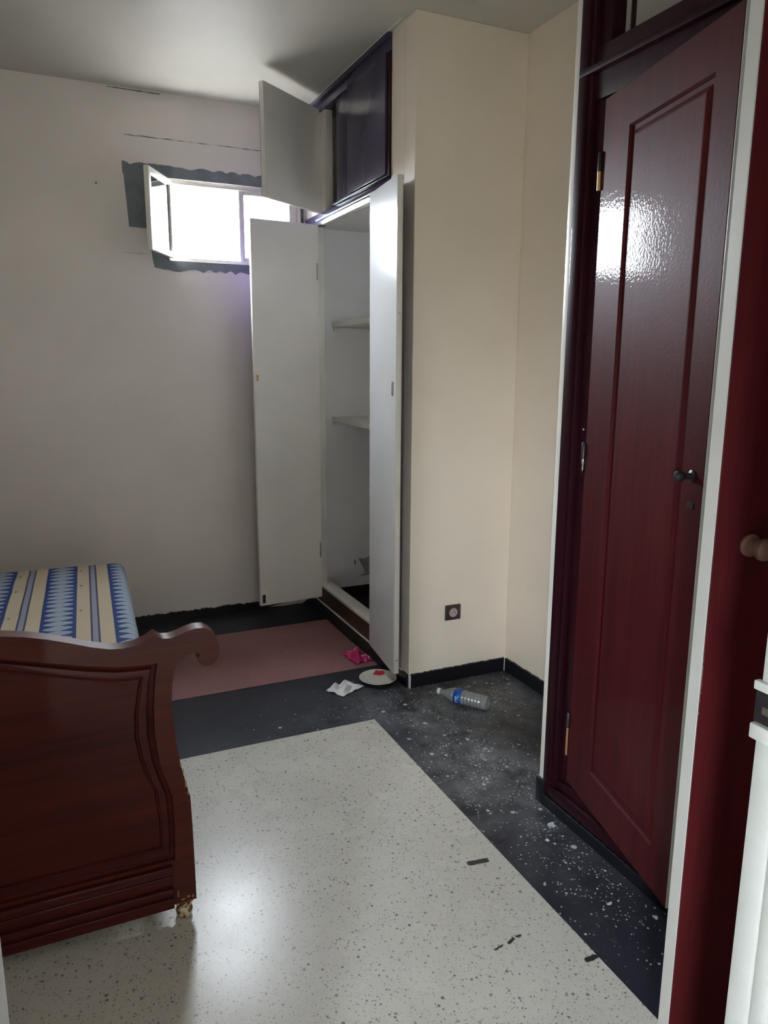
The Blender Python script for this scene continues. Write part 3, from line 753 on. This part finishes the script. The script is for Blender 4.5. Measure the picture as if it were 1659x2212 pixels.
sm = body.modifiers.new('wall', 'SOLIDIFY'); sm.thickness = .0007; sm.offset = -1
lathe('bottle_cap', [(0, 0), (.0125, 0), (.0138, .002), (.0138, .013), (.0115, .0135), (.0115, .0145)], M['cap'], bo, (bf,), 28)
lb = lathe('label', [(.0322, .090), (.0324, .126)], M['label'], bo, (bf,), 36)
sm = lb.modifiers.new('wall', 'SOLIDIFY'); sm.thickness = .0004
lbp = None
bm = bmesh.new()
for k in range(7):
    a0 = math.radians(195+k*9)
    for (za, zb) in ((.102, .107), (.111, .114)):
        if (k == 3 and za > .11) or k in (6,): continue
        vs = []
        for aa, zz in ((a0, za), (a0+math.radians(7), za), (a0+math.radians(7), zb+.001*(k % 2)), (a0, zb)):
            vs.append(bm.verts.new((.0332*math.cos(aa), .0332*math.sin(aa), zz)))
        bm.faces.new(vs)
bm_obj('label_print', bm, M['labelwhite'], lb, (bf,))

# tape strips
def strip(lbl, a, b, w, seed, wavy=0):
    a = Vector(a); b = Vector(b); d = (b-a); L = d.length; d.normalize(); nn = Vector((-d.y, d.x)); r = random.Random(seed)
    n = 7; pts = []
    for i in range(n+1):
        c = a+d*(L*i/n)+nn*(wavy*math.sin(i*1.7+seed)); ww = w*(.5+r.uniform(-.08, .08)) * (1 if 0 < i < n else .8)
        pts.append((c+nn*ww, c-nn*ww))
    out = [tuple(p[0]) for p in pts]+[tuple(p[1]) for p in reversed(pts)]
    o = prism('tape_strip', out, .0013, .0022, 'z', M['tape']); tag(o, lbl, 'tape', 'bits of black tape on the pale floor')
    return o
strip('straight black tape strip on pale terrazzo, farthest from the doorway', (1.078, 1.732), (1.147, 1.722), .018, 1)
strip('thin wavy black tape scrap, leftmost of the small scraps on pale terrazzo', (.968, 1.408), (.997, 1.414), .0045, 2, .001)
strip('short thick black tape scrap between two smaller scraps on pale terrazzo', (1.012, 1.412), (1.037, 1.422), .008, 3)
strip('tiny black tape crumb right of the short thick scrap', (1.044, 1.424), (1.060, 1.423), .006, 4)
strip('black tape scrap touching the edge of the dark floor border', (1.160, 1.283), (1.199, 1.283), .013, 5, .001)
# plaster flakes on the dark border
def flake(lbl, x, y, r, seed, el=1.0):
    rn = random.Random(seed); pts = []
    for k in range(14):
        a = k*2*math.pi/14; q_ = r*(.75+rn.uniform(-.25, .35)); pts.append((x+q_*math.cos(a)*el, y+q_*math.sin(a)))
    o = prism('plaster_flake', pts, .0002, .0025, 'z', M['plaster']); tag(o, lbl, 'flake', 'plaster flakes on the dark border')
flake('largest pale plaster flake on the dark border near the wardrobe foot', 1.435, 1.788, .016, 1)
flake('pale plaster flake on the dark border near the open wardrobe door edge', 1.437, 1.325, .011, 2, .6)
flake('small pale plaster flake left of the largest flake on dark border', 1.372, 1.728, .008, 3)
flake('small sliver of plaster on the dark border midway along the wardrobe', 1.360, 1.42, .006, 4, 1.8)
